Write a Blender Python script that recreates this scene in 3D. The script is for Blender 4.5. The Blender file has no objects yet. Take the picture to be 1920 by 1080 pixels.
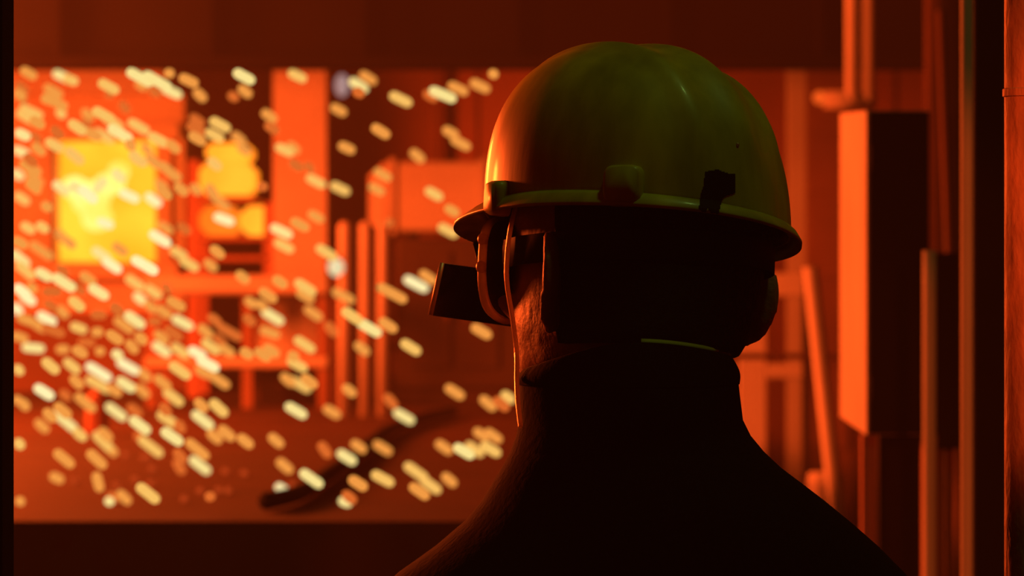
import bpy, bmesh, math, random
from mathutils import Vector, Matrix, noise
from mathutils.bvhtree import BVHTree
from math import sin, cos, pi, radians, sqrt

S = bpy.context.scene
C = S.collection
random.seed(7)

# ------------------------------------------------------------------ camera, world, lights
F = 6250.0                      # focal length in pixels of the 1920 x 1080 frame
CZ = 1.62
HAZE = 0.0085
cam_d = bpy.data.cameras.new('camera')
cam = bpy.data.objects.new('camera', cam_d); C.objects.link(cam)
cam.location = (0, 0, CZ); cam.rotation_euler = (pi/2, 0, 0)
cam_d.sensor_width = 36; cam_d.lens = 36*F/1920
cam_d.clip_start = 0.05; cam_d.clip_end = 200
cam_d.dof.use_dof = True; cam_d.dof.focus_distance = 2.5; cam_d.dof.aperture_fstop = 10.6
S.camera = cam

w = bpy.data.worlds.new('world'); S.world = w; w.use_nodes = True
w.node_tree.nodes['Background'].inputs[0].default_value = (0.30, 0.045, 0.012, 1)
w.node_tree.nodes['Background'].inputs[1].default_value = 0.003

# thin furnace smoke filling the hall
vs = w.node_tree.nodes.new('ShaderNodeVolumeScatter')
vs.inputs['Color'].default_value = (0.9, 0.75, 0.7, 1); vs.inputs['Density'].default_value = HAZE
vs.inputs['Anisotropy'].default_value = 0.0
w.node_tree.links.new(vs.outputs[0], w.node_tree.nodes['World Output'].inputs['Volume'])

def light(name, typ, loc, power, col, size, aim=None):
    d = bpy.data.lights.new(name, typ); d.energy = power; d.color = col
    if typ == 'AREA': d.shape = 'DISK'; d.size = size
    else: d.shadow_soft_size = size
    o = bpy.data.objects.new(name, d); C.objects.link(o); o.location = loc
    if aim is not None:
        o.rotation_euler = (Vector(aim)-Vector(loc)).to_track_quat('-Z', 'Y').to_euler()
    return o
HOT = (1.0, 0.094, 0.011)
light('furnace_glow', 'POINT', (-2.55, 10.2, 2.3), 1150, HOT, 0.4)                 # the tapped steel out of frame on the left
light('ladle_glow', 'POINT', (-3.6, 7.0, 2.15), 1050, HOT, 0.3)                  # the ladle beside the furnace, out of frame
light('high_bay_lamp', 'AREA', (1.0, 2.1, 4.7), 5.0, (0.55, 1.0, 0.20), 0.30, (0.2, 2.5, 1.7))
sp2 = light('added_collar_spot', 'SPOT', (0.35, -1.0, 3.3), 22, (0.7, 1.0, 0.25), 0.02, (0.128, 2.455, 1.578))   # added narrow spot that lights only the collar edge
sp2.data.spot_size = radians(1.9); sp2.data.spot_blend = 0.7
sp_ = light('added_pipe_spot', 'SPOT', (0.78, 0.4, 2.0), 190, HOT, 0.05, (0.53, 3.0, 1.62))       # added spot that brightens the right-hand pipes
sp_.data.spot_size = radians(13); sp_.data.spot_blend = 0.35

S.view_settings.view_transform = 'Standard'
S.view_settings.look = 'None'
S.view_settings.exposure = 0.0
S.view_settings.gamma = 1.0
S.view_settings.use_curve_mapping = False

# ------------------------------------------------------------------ materials
def mat(name, col, rough=0.6, metal=0.0, var=0.3, scale=8.0, bump=0.15, spec=0.3, coat=0.0, stretch=(1, 1, 1)):
    m = bpy.data.materials.new(name); m.use_nodes = True
    nt = m.node_tree; b = nt.nodes['Principled BSDF']
    b.inputs['Roughness'].default_value = rough
    b.inputs['Metallic'].default_value = metal
    b.inputs['Specular IOR Level'].default_value = spec
    b.inputs['Coat Weight'].default_value = coat
    b.inputs['Coat Roughness'].default_value = 0.12
    tc = nt.nodes.new('ShaderNodeTexCoord'); mp = nt.nodes.new('ShaderNodeMapping')
    mp.inputs['Scale'].default_value = stretch
    nz = nt.nodes.new('ShaderNodeTexNoise'); nz.inputs['Scale'].default_value = scale
    nz.inputs['Detail'].default_value = 5
    nt.links.new(tc.outputs['Object'], mp.inputs[0]); nt.links.new(mp.outputs[0], nz.inputs['Vector'])
    r = nt.nodes.new('ShaderNodeValToRGB')
    r.color_ramp.elements[0].position = 0.3; r.color_ramp.elements[1].position = 0.7
    r.color_ramp.elements[0].color = (*[c*(1-var) for c in col], 1)
    r.color_ramp.elements[1].color = (*[min(1, c*(1+var)) for c in col], 1)
    nt.links.new(nz.outputs['Fac'], r.inputs[0]); nt.links.new(r.outputs[0], b.inputs['Base Color'])
    if bump:
        bp = nt.nodes.new('ShaderNodeBump'); bp.inputs['Strength'].default_value = bump
        bp.inputs['Distance'].default_value = 0.01
        nt.links.new(nz.outputs['Fac'], bp.inputs['Height']); nt.links.new(bp.outputs[0], b.inputs['Normal'])
    return m

def glow(name, c0, c1, strength=1.0, scale=6.0):
    m = bpy.data.materials.new(name); m.use_nodes = True
    nt = m.node_tree; b = nt.nodes['Principled BSDF']
    b.inputs['Base Color'].default_value = (0.02, 0.015, 0.01, 1); b.inputs['Roughness'].default_value = 0.8
    b.inputs['Emission Strength'].default_value = strength
    tc = nt.nodes.new('ShaderNodeTexCoord'); nz = nt.nodes.new('ShaderNodeTexNoise')
    nz.inputs['Scale'].default_value = scale
    nt.links.new(tc.outputs['Object'], nz.inputs['Vector'])
    r = nt.nodes.new('ShaderNodeValToRGB')
    r.color_ramp.elements[0].position = 0.35; r.color_ramp.elements[1].position = 0.65
    r.color_ramp.elements[0].color = (*c0, 1); r.color_ramp.elements[1].color = (*c1, 1)
    nt.links.new(nz.outputs['Fac'], r.inputs[0]); nt.links.new(r.outputs[0], b.inputs['Emission Color'])
    return m

M = {}
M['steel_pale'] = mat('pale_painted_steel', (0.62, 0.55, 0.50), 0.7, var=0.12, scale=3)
M['steel_mid'] = mat('worn_painted_steel', (0.37, 0.33, 0.30), 0.7, var=0.12, scale=3)
M['steel'] = mat('grey_steel', (0.34, 0.30, 0.28), 0.65, var=0.15, scale=3)
M['steel_red'] = mat('rusty_red_steel', (0.34, 0.14, 0.10), 0.75, var=0.2, scale=3)
M['rust'] = mat('rusty_dark_steel', (0.16, 0.075, 0.05), 0.8, var=0.25, scale=3)
M['soot'] = mat('sooty_steel', (0.035, 0.022, 0.018), 0.85, var=0.3, scale=3, spec=0.1)
M['black'] = mat('black_painted_or_shaded_steel', (0.008, 0.008, 0.008), 0.75, var=0.3, scale=4, spec=0.08)
M['brick'] = mat('refractory_brick', (0.50, 0.42, 0.36), 0.9, var=0.15, scale=5)
M['wall'] = mat('sooty_wall_sheet', (0.50, 0.20, 0.125), 0.85, var=0.15, scale=1.2)
M['deck'] = mat('steel_deck_plate', (0.047, 0.021, 0.014), 0.75, var=0.3, scale=2.5, spec=0.2)
M['ceiling'] = mat('dark_roof', (0.005, 0.004, 0.004), 0.95, var=0.3, scale=1, spec=0.0)  # near black, so the added girder stays dark overhead
M['pipe_rust'] = mat('pitted_rusty_pipe', (0.50, 0.27, 0.20), 0.62, var=0.35, scale=60, bump=0.6, stretch=(1, 1, 0.35))
M['helmet'] = mat('yellow_hard_hat_shell', (0.60, 0.52, 0.030), 0.42, var=0.35, scale=30, bump=0.05, spec=0.4, coat=0.14, stretch=(1, 1, 0.22))  # stretched colour noise imitates lamp streaks reflected in the shell
M['hat_mark'] = mat('black_mark', (0.010, 0.008, 0.006), 0.7, spec=0.1)
M['skin'] = mat('weathered_skin', (0.42, 0.22, 0.15), 0.5, var=0.15, scale=60, bump=0.25, spec=0.4)
M['hair'] = mat('black_hair', (0.010, 0.008, 0.007), 0.7, var=0.3, scale=120, bump=0.5, spec=0.15)
M['cloth'] = mat('black_work_cloth', (0.008, 0.007, 0.008), 0.9, var=0.3, scale=160, bump=0.12, spec=0.08)
M['edge_strip'] = mat('lime_collar_highlight', (0.55, 0.60, 0.05), 0.6, var=0.1)  # lamp highlight on the collar lip put into a lime colour
M['leather'] = mat('black_leather', (0.012, 0.010, 0.009), 0.6, spec=0.2)
M['rubber'] = mat('clear_amber_rubber', (0.85, 0.68, 0.50), 0.34, 0.6, var=0.1, spec=0.6)
nt_ = M['rubber'].node_tree; tl = nt_.nodes.new('ShaderNodeBsdfTranslucent'); mx = nt_.nodes.new('ShaderNodeMixShader')
tl.inputs['Color'].default_value = (0.95, 0.80, 0.60, 1); mx.inputs[0].default_value = 0.5
nt_.links.new(nt_.nodes['Principled BSDF'].outputs[0], mx.inputs[1]); nt_.links.new(tl.outputs[0], mx.inputs[2])
nt_.links.new(mx.outputs[0], nt_.nodes['Material Output'].inputs['Surface'])
M['lens'] = mat('dark_goggle_lens', (0.010, 0.008, 0.008), 0.12, var=0.1, bump=0, spec=0.6)
M['strap'] = mat('webbing_strap', (0.55, 0.38, 0.28), 0.7, var=0.2, scale=120)
M['glass_frame'] = mat('pale_metal_edge', (0.70, 0.62, 0.58), 0.45, var=0.1)
M['molten'] = glow('molten_steel', (2.6, 0.50, 0.012), (3.2, 0.78, 0.045), 1.0, 3.0)
M['white_hot'] = glow('white_hot_steel', (3.2, 0.85, 0.07), (4.0, 1.2, 0.30), 1.0, 5.0)
M['yellow_hot'] = glow('yellow_hot_steel', (1.6, 0.36, 0.012), (2.2, 0.60, 0.035), 1.0, 3.0)
M['orange_hot'] = glow('orange_hot_steel', (1.1, 0.17, 0.008), (1.3, 0.24, 0.012), 1.0, 3.0)
M["lamp_grey"] = glow("cool_lamp_glass", (0.26, 0.19, 0.18), (0.32, 0.25, 0.24), 1.0, 3.0)
M['lamp_green'] = glow('green_white_lamp', (0.75, 0.75, 0.42), (0.95, 0.9, 0.6), 1.0, 3.0)
M['glow_orange'] = glow('orange_cap_glow', (0.85, 0.085, 0.008), (0.98, 0.12, 0.012), 1.0, 3.0)
SPARK = [glow('dull_red_ember', (0.34, 0.034, 0.006), (0.46, 0.052, 0.008)),
         glow('orange_spark', (0.66, 0.12, 0.018), (0.80, 0.17, 0.026)),
         glow('amber_spark', (0.86, 0.28, 0.045), (0.95, 0.38, 0.07)),
         glow('gold_spark', (0.95, 0.47, 0.09), (1.0, 0.60, 0.15)),
         glow('yellow_spark', (1.0, 0.70, 0.22), (1.0, 0.85, 0.33)),
         glow('white_hot_spark', (1.05, 0.86, 0.36), (1.1, 0.97, 0.52))]

# ------------------------------------------------------------------ mesh helpers
def X(px, D): return (px-960.0)*D/F
def Z(py, D): return CZ-(py-540.0)*D/F
def P(px, py, D): return Vector((X(px, D), D, Z(py, D)))

class MB:
    def __init__(s): s.v = []; s.f = []; s.smooth = False
    def add(s, vs, fs):
        n = len(s.v); s.v += [Vector(v) for v in vs]; s.f += [[i+n for i in f] for f in fs]; return s
    def hexa(s, p):            # p: 8 points, bottom loop then top loop
        return s.add(p, [(3, 2, 1, 0), (4, 5, 6, 7), (0, 1, 5, 4), (1, 2, 6, 5), (2, 3, 7, 6), (3, 0, 4, 7)])
    def box(s, x0, x1, y0, y1, z0, z1, b=0.0):
        b = min(b, 0.3*min(x1-x0, y1-y0, z1-z0))
        if b <= 0:
            return s.hexa([(x0, y0, z0), (x1, y0, z0), (x1, y1, z0), (x0, y1, z0), (x0, y0, z1), (x1, y0, z1), (x1, y1, z1), (x0, y1, z1)])
        bm = bmesh.new(); bmesh.ops.create_cube(bm, size=1)
        for v in bm.verts:
            v.co = Vector(((x0+x1)/2+v.co.x*(x1-x0), (y0+y1)/2+v.co.y*(y1-y0), (z0+z1)/2+v.co.z*(z1-z0)))
        bmesh.ops.bevel(bm, geom=bm.edges[:], offset=b, segments=1, affect='EDGES', profile=0.5)
        bm.verts.index_update()
        s.add([v.co.copy() for v in bm.verts], [[v.index for v in f.verts] for f in bm.faces]); bm.free(); return s
    def tube(s, pts, r, n=12, cap=True):
        pts = [Vector(p) for p in pts]; rs = r if isinstance(r, (list, tuple)) else [r]*len(pts)
        rings = []; up = None
        for i, p in enumerate(pts):
            t = (pts[min(i+1, len(pts)-1)]-pts[max(i-1, 0)]).normalized()
            if up is None:
                a = Vector((0, 0, 1)) if abs(t.z) < 0.9 else Vector((1, 0, 0)); up = t.cross(a).normalized()
            up = (up-t*up.dot(t)).normalized(); sd = t.cross(up)
            rings.append([p+(up*cos(2*pi*k/n)+sd*sin(2*pi*k/n))*rs[i] for k in range(n)])
        return s.loft(rings, cap)
    def loft(s, rings, cap=True, closed=True):
        n = len(rings[0]); vs = [v for r in rings for v in r]; fs = []
        for i in range(len(rings)-1):
            for k in range(n if closed else n-1):
                a = i*n+k; b = i*n+(k+1) % n
                fs.append((a, b, b+n, a+n))
        if cap:
            fs.append(tuple(range(n-1, -1, -1))); fs.append(tuple(range((len(rings)-1)*n, len(rings)*n)))
        return s.add(vs, fs)
    def ball(s, c, rx, ry, rz, R=None, nu=20, nv=12):
        rings = []
        for j in range(1, nv):
            a = pi*j/nv
            rings.append([Vector((rx*sin(a)*cos(2*pi*k/nu), ry*sin(a)*sin(2*pi*k/nu), -rz*cos(a))) for k in range(nu)])
        vs = [Vector((0, 0, -rz))]+[v for r in rings for v in r]+[Vector((0, 0, rz))]
        if R is not None: vs = [R @ v for v in vs]
        vs = [v+Vector(c) for v in vs]; fs = []
        m = len(rings)
        for k in range(nu):
            fs.append((0, 1+(k+1) % nu, 1+k)); e = 1+(m-1)*nu
            fs.append((e+k, e+(k+1) % nu, len(vs)-1))
        for i in range(m-1):
            for k in range(nu):
                a = 1+i*nu+k; b = 1+i*nu+(k+1) % nu; fs.append((a, b, b+nu, a+nu))
        return s.add(vs, fs)
    def disc_cyl(s, c, axis, r, h, n=20):
        a = Vector(axis).normalized(); return s.tube([Vector(c)-a*h/2, Vector(c)+a*h/2], r, n)

LOC = {}
def fin(name, mb, m, parent=None, smooth=None, loc=None):
    off = Vector(loc) if loc is not None else (LOC[parent.name] if parent else Vector((0, 0, 0)))
    me = bpy.data.meshes.new(name)
    me.from_pydata([tuple(v-off) for v in mb.v], [], [tuple(f) for f in mb.f]); me.update()
    bm = bmesh.new(); bm.from_mesh(me); bmesh.ops.recalc_face_normals(bm, faces=bm.faces[:]); bm.to_mesh(me); bm.free()
    me.materials.append(m)
    if smooth or (smooth is None and mb.smooth):
        me.polygons.foreach_set('use_smooth', [True]*len(me.polygons))
    o = bpy.data.objects.new(name, me); C.objects.link(o)
    if parent:
        o.parent = parent
        LOC[o.name] = off
    else:
        o.location = off; LOC[o.name] = off
    return o
def tag(o, label, cat, group=None):
    o['label'] = label; o['category'] = cat
    if group: o['group'] = group
    return o
def thing(name, loc, label, cat, group=None):
    o = bpy.data.objects.new(name, None); o.empty_display_size = 0.1; C.objects.link(o)
    o.location = loc; LOC[o.name] = Vector(loc); return tag(o, label, cat, group)
def struct(name, mb, m):
    o = fin(name, mb, m); o['kind'] = 'structure'; return o
def rect(mb, x0, y0, x1, y1, D, dep, b=0.004):   # box whose front face covers a pixel rectangle at distance D
    return mb.box(X(x0, D), X(x1, D), D, D+dep, Z(y1, D), Z(y0, D), b)

# ------------------------------------------------------------------ the setting
WB = 16.0; DECK = 1.2
struct('floor', MB().box(-9, 7, -1.5, WB, -0.2, 0), M['deck'])
struct('wall_back', MB().box(-9, 7, WB, WB+0.2, 0, 7), M['wall'])
struct('wall_right', MB().box(7, 7.2, -1.5, WB+0.2, 0, 7), M['soot'])
struct('wall_left', MB().box(-9.2, -9, -1.5, WB+0.2, 0, 7), M['soot'])
struct('ceiling', MB().box(-9.2, 7.2, -1.5, WB+0.2, 7, 7.2), M['ceiling'])
dk = MB().box(-9, 0.35, 6.0, WB, DECK-0.16, DECK)
for i in range(9): dk.box(-8.8+i*1.1, -8.65+i*1.1, 6.1, 6.25, 0, DECK-0.16)
dk.box(-8.9, 0.3, 6.3, 6.36, 0, DECK-0.16)
o = struct('edge_strip_1', dk, M['deck'])
tr = MB()
for i in range(14): tr.box(-3.2+i*0.5, -3.17+i*0.5, WB-0.035, WB, DECK, 7)
struct('edge_strip_2', tr, M['wall'])

def column(name, x0, x1, D, m, label, base, top=6.9, dep=0.2, cat='column', ):
    a, b = X(x0, D), X(x1, D); t = thing(name, ((a+b)/2, D+dep/2, base), label, cat)
    fin('flange', MB().box(a, b, D, D+0.018, base+0.02, top), m, t)
    fin('flange', MB().box(a, b, D+dep-0.018, D+dep, base+0.02, top), m, t)
    c = (a+b)/2; fin('web', MB().box(c-0.008, c+0.008, D+0.018, D+dep-0.018, base+0.02, top), m, t)
    fin('base_plate', MB().box(a-0.04, b+0.04, D-0.04, D+dep+0.04, base, base+0.02), m, t)
    return t
def pipe(name, x0, x1, D, m, label, z0, z1, rings=(), cat='pipe', lean=0.0, n=20):
    r = (X(x1, D)-X(x0, D))/2; x = (X(x0, D)+X(x1, D))/2
    t = thing(name, (x, D, z0), label, cat)
    zs = [z0+(z1-z0)*k/24 for k in range(25)]
    fin('tube', MB().tube([(x+lean*(z-CZ), D, z) for z in zs], r, n), m, t, True)
    for z in rings: fin('coupling', MB().tube([(x, D, z+d) for d in (-0.0035, -0.0028, 0.0028, 0.0035)], [r*1.0, r*1.10, r*1.10, r*1.0], n), m, t)
    return t

# dark overhead girder, added to keep the top of the view dark
D = 11.0
t = thing('added_girder', (0, D, Z(128, D)), 'added dark girder crossing the bay overhead to keep the top dark', 'girder')
z0 = Z(128, D)
fin('added_bottom_flange', MB().box(-8.9, 6.9, D-0.12, D+0.12, z0, z0+0.03), M['ceiling'], t)
fin('web', MB().box(-8.9, 6.9, D-0.01, D+0.01, z0+0.03, z0+0.8), M['ceiling'], t)
fin('added_top_flange', MB().box(-8.9, 6.9, D-0.12, D+0.12, z0+0.8, z0+0.83), M['ceiling'], t)
for k in range(32): fin('stiffener', MB().box(-8.5+k*0.5, -8.48+k*0.5, D-0.10, D+0.10, z0+0.03, z0+0.8), M['ceiling'], t)

# ------------------------------------------------------------------ furnace with its glowing mouth
D = 13.5
t = thing('furnace', (X(170, D), D+0.5, DECK), 'pale brick-lined furnace with a blazing yellow mouth at the far left', 'furnace')
bx0, bx1, oz0, oz1, ox0, ox1 = X(-140, D), X(345, D), Z(492, D), Z(262, D), X(103, D), X(292, D)
body = MB()
ob = Z(585, D)
body.box(bx0, ox0, D, D+1.2, ob, oz1+0.0); body.box(ox1, bx1, D, D+1.2, ob, oz1)
body.box(ox0, ox1, D, D+1.2, ob, oz0); body.box(bx0, bx1, D, D+1.2, oz1, Z(178, D)); body.box(ox0-0.01, ox1+0.01, D+0.75, D+1.2, oz0, oz1)
fin('body', body, M['brick'], t)
fin('base', MB().box(bx0-0.03, bx1+0.03, D-0.03, D+1.22, DECK, ob), M['rust'], t)
fin('lintel', MB().box(ox0-0.1, ox1+0.1, D-0.05, D, oz1, oz1+0.07, 0.008), M['brick'], t)
fin('sill', MB().box(ox0-0.1, ox1+0.1, D-0.10, D, oz0-0.07, oz0, 0.008), M['brick'], t)
for a in (ox0-0.07, ox1+0.01): fin('jamb', MB().box(a, a+0.06, D-0.05, D, oz0, oz1, 0.008), M['brick'], t)
fin('molten_steel', MB().box(ox0+0.002, ox1-0.002, D+0.12, D+0.7, oz0, oz1-0.003), M['molten'], t)
hood = MB(); hz = Z(178, D)
hood.hexa([(bx0, D-0.1, hz), (X(315, D), D-0.1, hz), (X(315, D), D+1.2, hz), (bx0, D+1.2, hz), (bx0+0.3, D+0.3, hz+0.7), (X(250, D), D+0.3, hz+0.7), (X(250, D), D+1.2, hz+0.7), (bx0+0.3, D+1.2, hz+0.7)])
fin('hood', hood, M['steel_pale'], t)
st = MB(); st.smooth = True
for (px, py, rx, ry) in ((170, 372, 38, 34), (206, 345, 30, 22), (140, 352, 26, 22), (182, 408, 30, 26), (222, 322, 20, 20)):
    st.ball(P(px, py, D+0.08), rx*D/F, 0.045, ry*D/F, None, 14, 8)
fin('white_hot_stream', st, M['white_hot'], t)

# billets cooling on a rack right of the furnace
D = 12.8
t = thing('billet_rack', (X(450, D), D+0.25, DECK), 'steel rack with stepped shelves holding glowing billets beside the furnace', 'rack')
for px in (362, 504): 
    for dy in (0.0, 0.42): fin('post', MB().box(X(px, D)-0.02, X(px, D)+0.02, D+dy, D+dy+0.04, DECK, Z(300 if px < 400 else 380, D)), M['steel_red'], t)
for (a, b, y) in ((366, 480, 367), (366, 506, 442), (366, 506, 480)): fin('shelf', rect(MB(), a, y, b, y+9, D, 0.46), M['steel_red'], t)
def billet(x0, y0, x1, y1, m, label, D=D+0.05, dep=0.34):
    mb = MB(); a, b, c, d = X(x0, D), X(x1, D), Z(y1, D), Z(y0, D)
    mb.box(a, b, D, D+dep, c, d, 0.035)
    tag(fin('glowing_billet', mb, m, loc=((a+b)/2, D+dep/2, c)), label, 'billet')
billet(372, 302, 474, 367, M['yellow_hot'], 'thick yellow-hot billet on the top shelf of the rack, lower of two stacked')
billet(385, 268, 466, 301.5, M['yellow_hot'], 'thinner yellow-hot billet stacked on top of the thick one')
billet(372, 385, 446, 442, M['orange_hot'], 'orange billet on the middle shelf of the rack, left of a yellow one')
billet(448, 386, 512, 442, M['yellow_hot'], 'yellow-hot billet on the right end of the middle shelf')

# column behind the work bench, and lamps
column('steel_column', 512, 612, 12.25, M['steel_mid'], 'broad orange-lit steel column rising behind the work bench left of centre', DECK, 6.9, 0.25)
D = 13.0
t = thing('floodlight', (X(640, D), D+0.1, Z(160, D)), 'small grey-white floodlight high on the right side of the broad column', 'lamp')
fin('lamp_glass_or_cap', MB().ball(P(641, 160, D), 13*D/F, 0.02, 21*D/F), M['lamp_grey'], t, True)
fin('housing', rect(MB(), 628, 139, 654, 182, D+0.012, 0.10, 0.01), M['soot'], t)
fin('bracket', MB().box(X(606, D), X(632, D), D+0.05, D+0.08, Z(164, D), Z(158, D)), M['soot'], t)
D = 10.6
t = thing('signal_lamp', (X(628, D), D, DECK), 'green-white signal lamp on a thin stand in front of the work bench', 'lamp')
fin('lamp_glass_or_cap', MB().ball(P(630, 501, D), 15*D/F, 0.025, 17*D/F), M['lamp_green'], t, True)
fin('stand', MB().tube([(X(630, D), D+0.01, DECK), (X(630, D), D+0.01, Z(517, D))], 0.006), M['rust'], t)
fin('cap', MB().disc_cyl(P(630, 483, D), (0, 0, 1), 0.022, 0.008), mat('green_lamp_cap', (0.05, 0.35, 0.12), 0.5), t)

# work bench
D = 11.6
t = thing('work_bench', (X(450, D), D+0.3, DECK), 'long steel work bench with lower shelf in front of the furnace and rack', 'bench')
fin('bench_top', rect(MB(), 268, 516, 618, 552, D, 0.6, 0.01), M['steel'], t)
for px in (282, 462, 604):
    for dy in (0.03, 0.52): fin('leg', MB().box(X(px, D)-0.018, X(px, D)+0.018, D+dy, D+dy+0.036, DECK, Z(552, D)), M['rust'], t)
fin('lower_shelf', rect(MB(), 270, 670, 616, 690, D+0.02, 0.56, 0.006), M['steel'], t)
fin('side_panel', rect(MB(), 484, 553, 600, 669, D+0.30, 0.02), M['steel'], t)
D = 11.9
t = thing('tool_chest', (X(530, D), D, DECK), 'dark steel tool chest under the right half of the work bench', 'chest')
zt = Z(694, D)
fin('chest_body', MB().box(X(486, D), X(572, D), D, D+0.25, DECK, zt-0.03, 0.006), M['soot'], t)
fin('lid', MB().box(X(484, D), X(574, D), D-0.006, D+0.256, zt-0.03, zt, 0.006), M['soot'], t)
fin('handle', MB().tube([P(518, 722, D-0.02), P(540, 722, D-0.02)], 0.006), M['rust'], t)
D = 9.6
zb = DECK
t = thing('gas_cylinder', (X(182, D), D, DECK), 'short red gas cylinder standing on the deck below the furnace mouth', 'cylinder')
prof = [(0.0, 0.030), (0.012, 0.032), (Z(752, D)-DECK, 0.032), (Z(742, D)-DECK, 0.026), (Z(735, D)-DECK, 0.012)]
fin('bottle', MB().tube([(X(182, D), D, DECK+h) for h, r in prof], [r for h, r in prof], 18), M['steel_red'], t, True)
fin('valve', MB().tube([(X(182, D), D, Z(735, D)), (X(182, D), D, Z(722, D))], 0.008), M['steel'], t)

# guard railing of three stout posts
D = 10.9
t = thing('guard_railing', (X(684, D), D, DECK), 'low guard railing of three red steel posts right of the work bench', 'railing')
for a, b in ((634, 661), (673, 699), (706, 733)): fin('post', MB().tube([(X((a+b)/2, D), D, z) for z in (DECK, Z(424, D), Z(416, D))], [0.5*(b-a)*D/F, 0.5*(b-a)*D/F, 0.3*(b-a)*D/F], 16), M['steel'], t, True)
fin('rail', MB().tube([P(625, 652, D+0.035), P(745, 652, D+0.035)], 0.012), M['rust'], t)

# duct and dark machine behind the man's face
D = 12.2
t = thing('air_duct', (X(850, D), D+0.2, Z(436, D)), 'wide red-lit rectangular air duct behind the hard hat brim', 'duct')
a, b, c, d = X(722, D), X(1090, D), Z(434, D), Z(303, D)
fin('duct_body', MB().box(a, b, D, D+0.35, c, d, 0.01), M['steel_mid'], t)
for px in (735, 905, 1070): fin('seam_flange', MB().box(X(px, D)-0.012, X(px, D)+0.012, D-0.012, D+0.36, c-0.012, d+0.012), M['steel'], t)
fin('duct_neck', MB().hexa([(X(690, D), D+0.05, c+0.03), (a, D, c), (a, D+0.35, c), (X(690, D), D+0.3, c+0.03), (X(690, D), D+0.05, d-0.05), (a, D, d), (a, D+0.35, d), (X(690, D), D+0.3, d-0.05)]), M['steel'], t)
D = 12.0
t = thing('hydraulic_power_pack', (X(860, D), D+0.3, DECK), 'dark brown machine cabinet standing under the wide air duct', 'machine')
fin('cabinet', MB().box(X(742, D), X(1080, D), D, D+0.6, DECK+0.05, Z(446, D), 0.015), M['soot'], t)
fin('plinth', MB().box(X(734, D), X(1090, D), D-0.03, D+0.63, DECK, DECK+0.05), M['soot'], t)
for px in (770, 860): fin('door_panel', rect(MB(), px, 470, px+76, 690, D-0.012, 0.012), M['soot'], t)
for px in (836, 872): fin('handle', rect(MB(), px, 565, px+6, 600, D-0.03, 0.018, 0.002), M['rust'], t)
for s in (770, 1040): fin('duct_support', MB().box(X(s, D)-0.02, X(s, D)+0.02, D+0.3, D+0.36, Z(446, D), Z(434, 12.2)), M['soot'], t)
pipe('conduit', 803, 826, 15.8, M['steel_red'], 'thin vertical conduit on the back wall above the wide duct', DECK, 6.9)
# hose on the deck
pts = []
for (px, D) in ((500, 6.25), (560, 6.5), (610, 7.1), (650, 7.7), (690, 8.5), (730, 9.4), (790, 10.2), (850, 10.8)): pts.append(Vector((X(px, D), D, DECK+0.020)))
def spline(p, n=8):
    out = []
    for i in range(len(p)-1):
        a, b, c, d = p[max(i-1, 0)], p[i], p[i+1], p[min(i+2, len(p)-1)]
        for k in range(n):
            u = k/n; out.append(0.5*((2*b)+(c-a)*u+(2*a-5*b+4*c-d)*u*u+(3*b-a-3*c+d)*u**3))
    return out+[p[-1]]
hz = MB().tube(spline(pts), 0.017, 12)
tag(fin('hose', hz, M['black'], loc=pts[0], smooth=True), 'thick black hose lying diagonally across the deck at the bottom', 'hose')

# ------------------------------------------------------------------ right-hand side machinery
column('steel_post', 1479, 1511, 12.0, M['steel_mid'], 'narrow red-lit steel post just right of the hard hat', 0, 6.9, 0.1, 'post')
D = 12.6
t = thing('panel_board', (X(1540, D), D+0.1, 0), 'tall dark red panel board between the narrow post and the tall cabinet', 'panel')
fin('board', MB().box(X(1506, D), X(1600, D), D, D+0.12, 0.08, Z(130, D), 0.006), M['rust'], t)
fin('plinth', MB().box(X(1502, D), X(1604, D), D-0.02, D+0.14, 0, 0.08), M['soot'], t)
for k in range(4): fin('cover_plate', rect(MB(), 1516, 220+k*160, 1592, 362+k*160, D-0.01, 0.01), M['rust'], t)
# tall cabinet on legs
Dn, Df = 5.6, 6.42
xa, xb, xfa = X(1624, Dn), X(1742, Dn), X(1575, Df)
zt, zb = Z(207, Dn), Z(816, Dn)
t = thing('tall_cabinet', ((xa+xb)/2, (Dn+Df)/2, 0), 'tall narrow steel cabinet on legs, left side lit orange, front dark in shade', 'cabinet')
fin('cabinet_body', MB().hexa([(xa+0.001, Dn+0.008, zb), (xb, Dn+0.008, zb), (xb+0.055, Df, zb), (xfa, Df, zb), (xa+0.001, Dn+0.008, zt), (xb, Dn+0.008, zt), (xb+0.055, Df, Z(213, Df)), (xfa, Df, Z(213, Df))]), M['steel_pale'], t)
fin('front_door', MB().box(xa+0.004, xb, Dn-0.004, Dn+0.008, zb+0.002, zt-0.002, 0.002), M['black'], t)  # near-black door puts the shade of the unlit front into its colour
fin('door_handle', MB().tube([(xb-0.018, Dn-0.02, Z(560, Dn)), (xb-0.018, Dn-0.02, Z(500, Dn))], 0.004), M['black'], t)
for z in (zb+0.08, zt-0.08): fin('hinge', MB().tube([(xa+0.010, Dn-0.006, z-0.02), (xa+0.010, Dn-0.006, z+0.02)], 0.004), M['black'], t)
for px in (1619, 1734): 
    fin('leg', MB().box(X(px, Dn), X(px+26, Dn), Dn+0.02, Dn+0.05, 0, zb), M['steel_red'], t)
for px in (1600, 1700): fin('leg', MB().box(X(px, Df)+0.05, X(px+20, Df)+0.05, Df-0.06, Df-0.03, 0, zb), M['steel_red'], t)
fin('back_plate', MB().box(X(1648, 5.9), X(1732, 5.9), 5.9, 5.92, 0.02, zb), M['black'], t)
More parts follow.
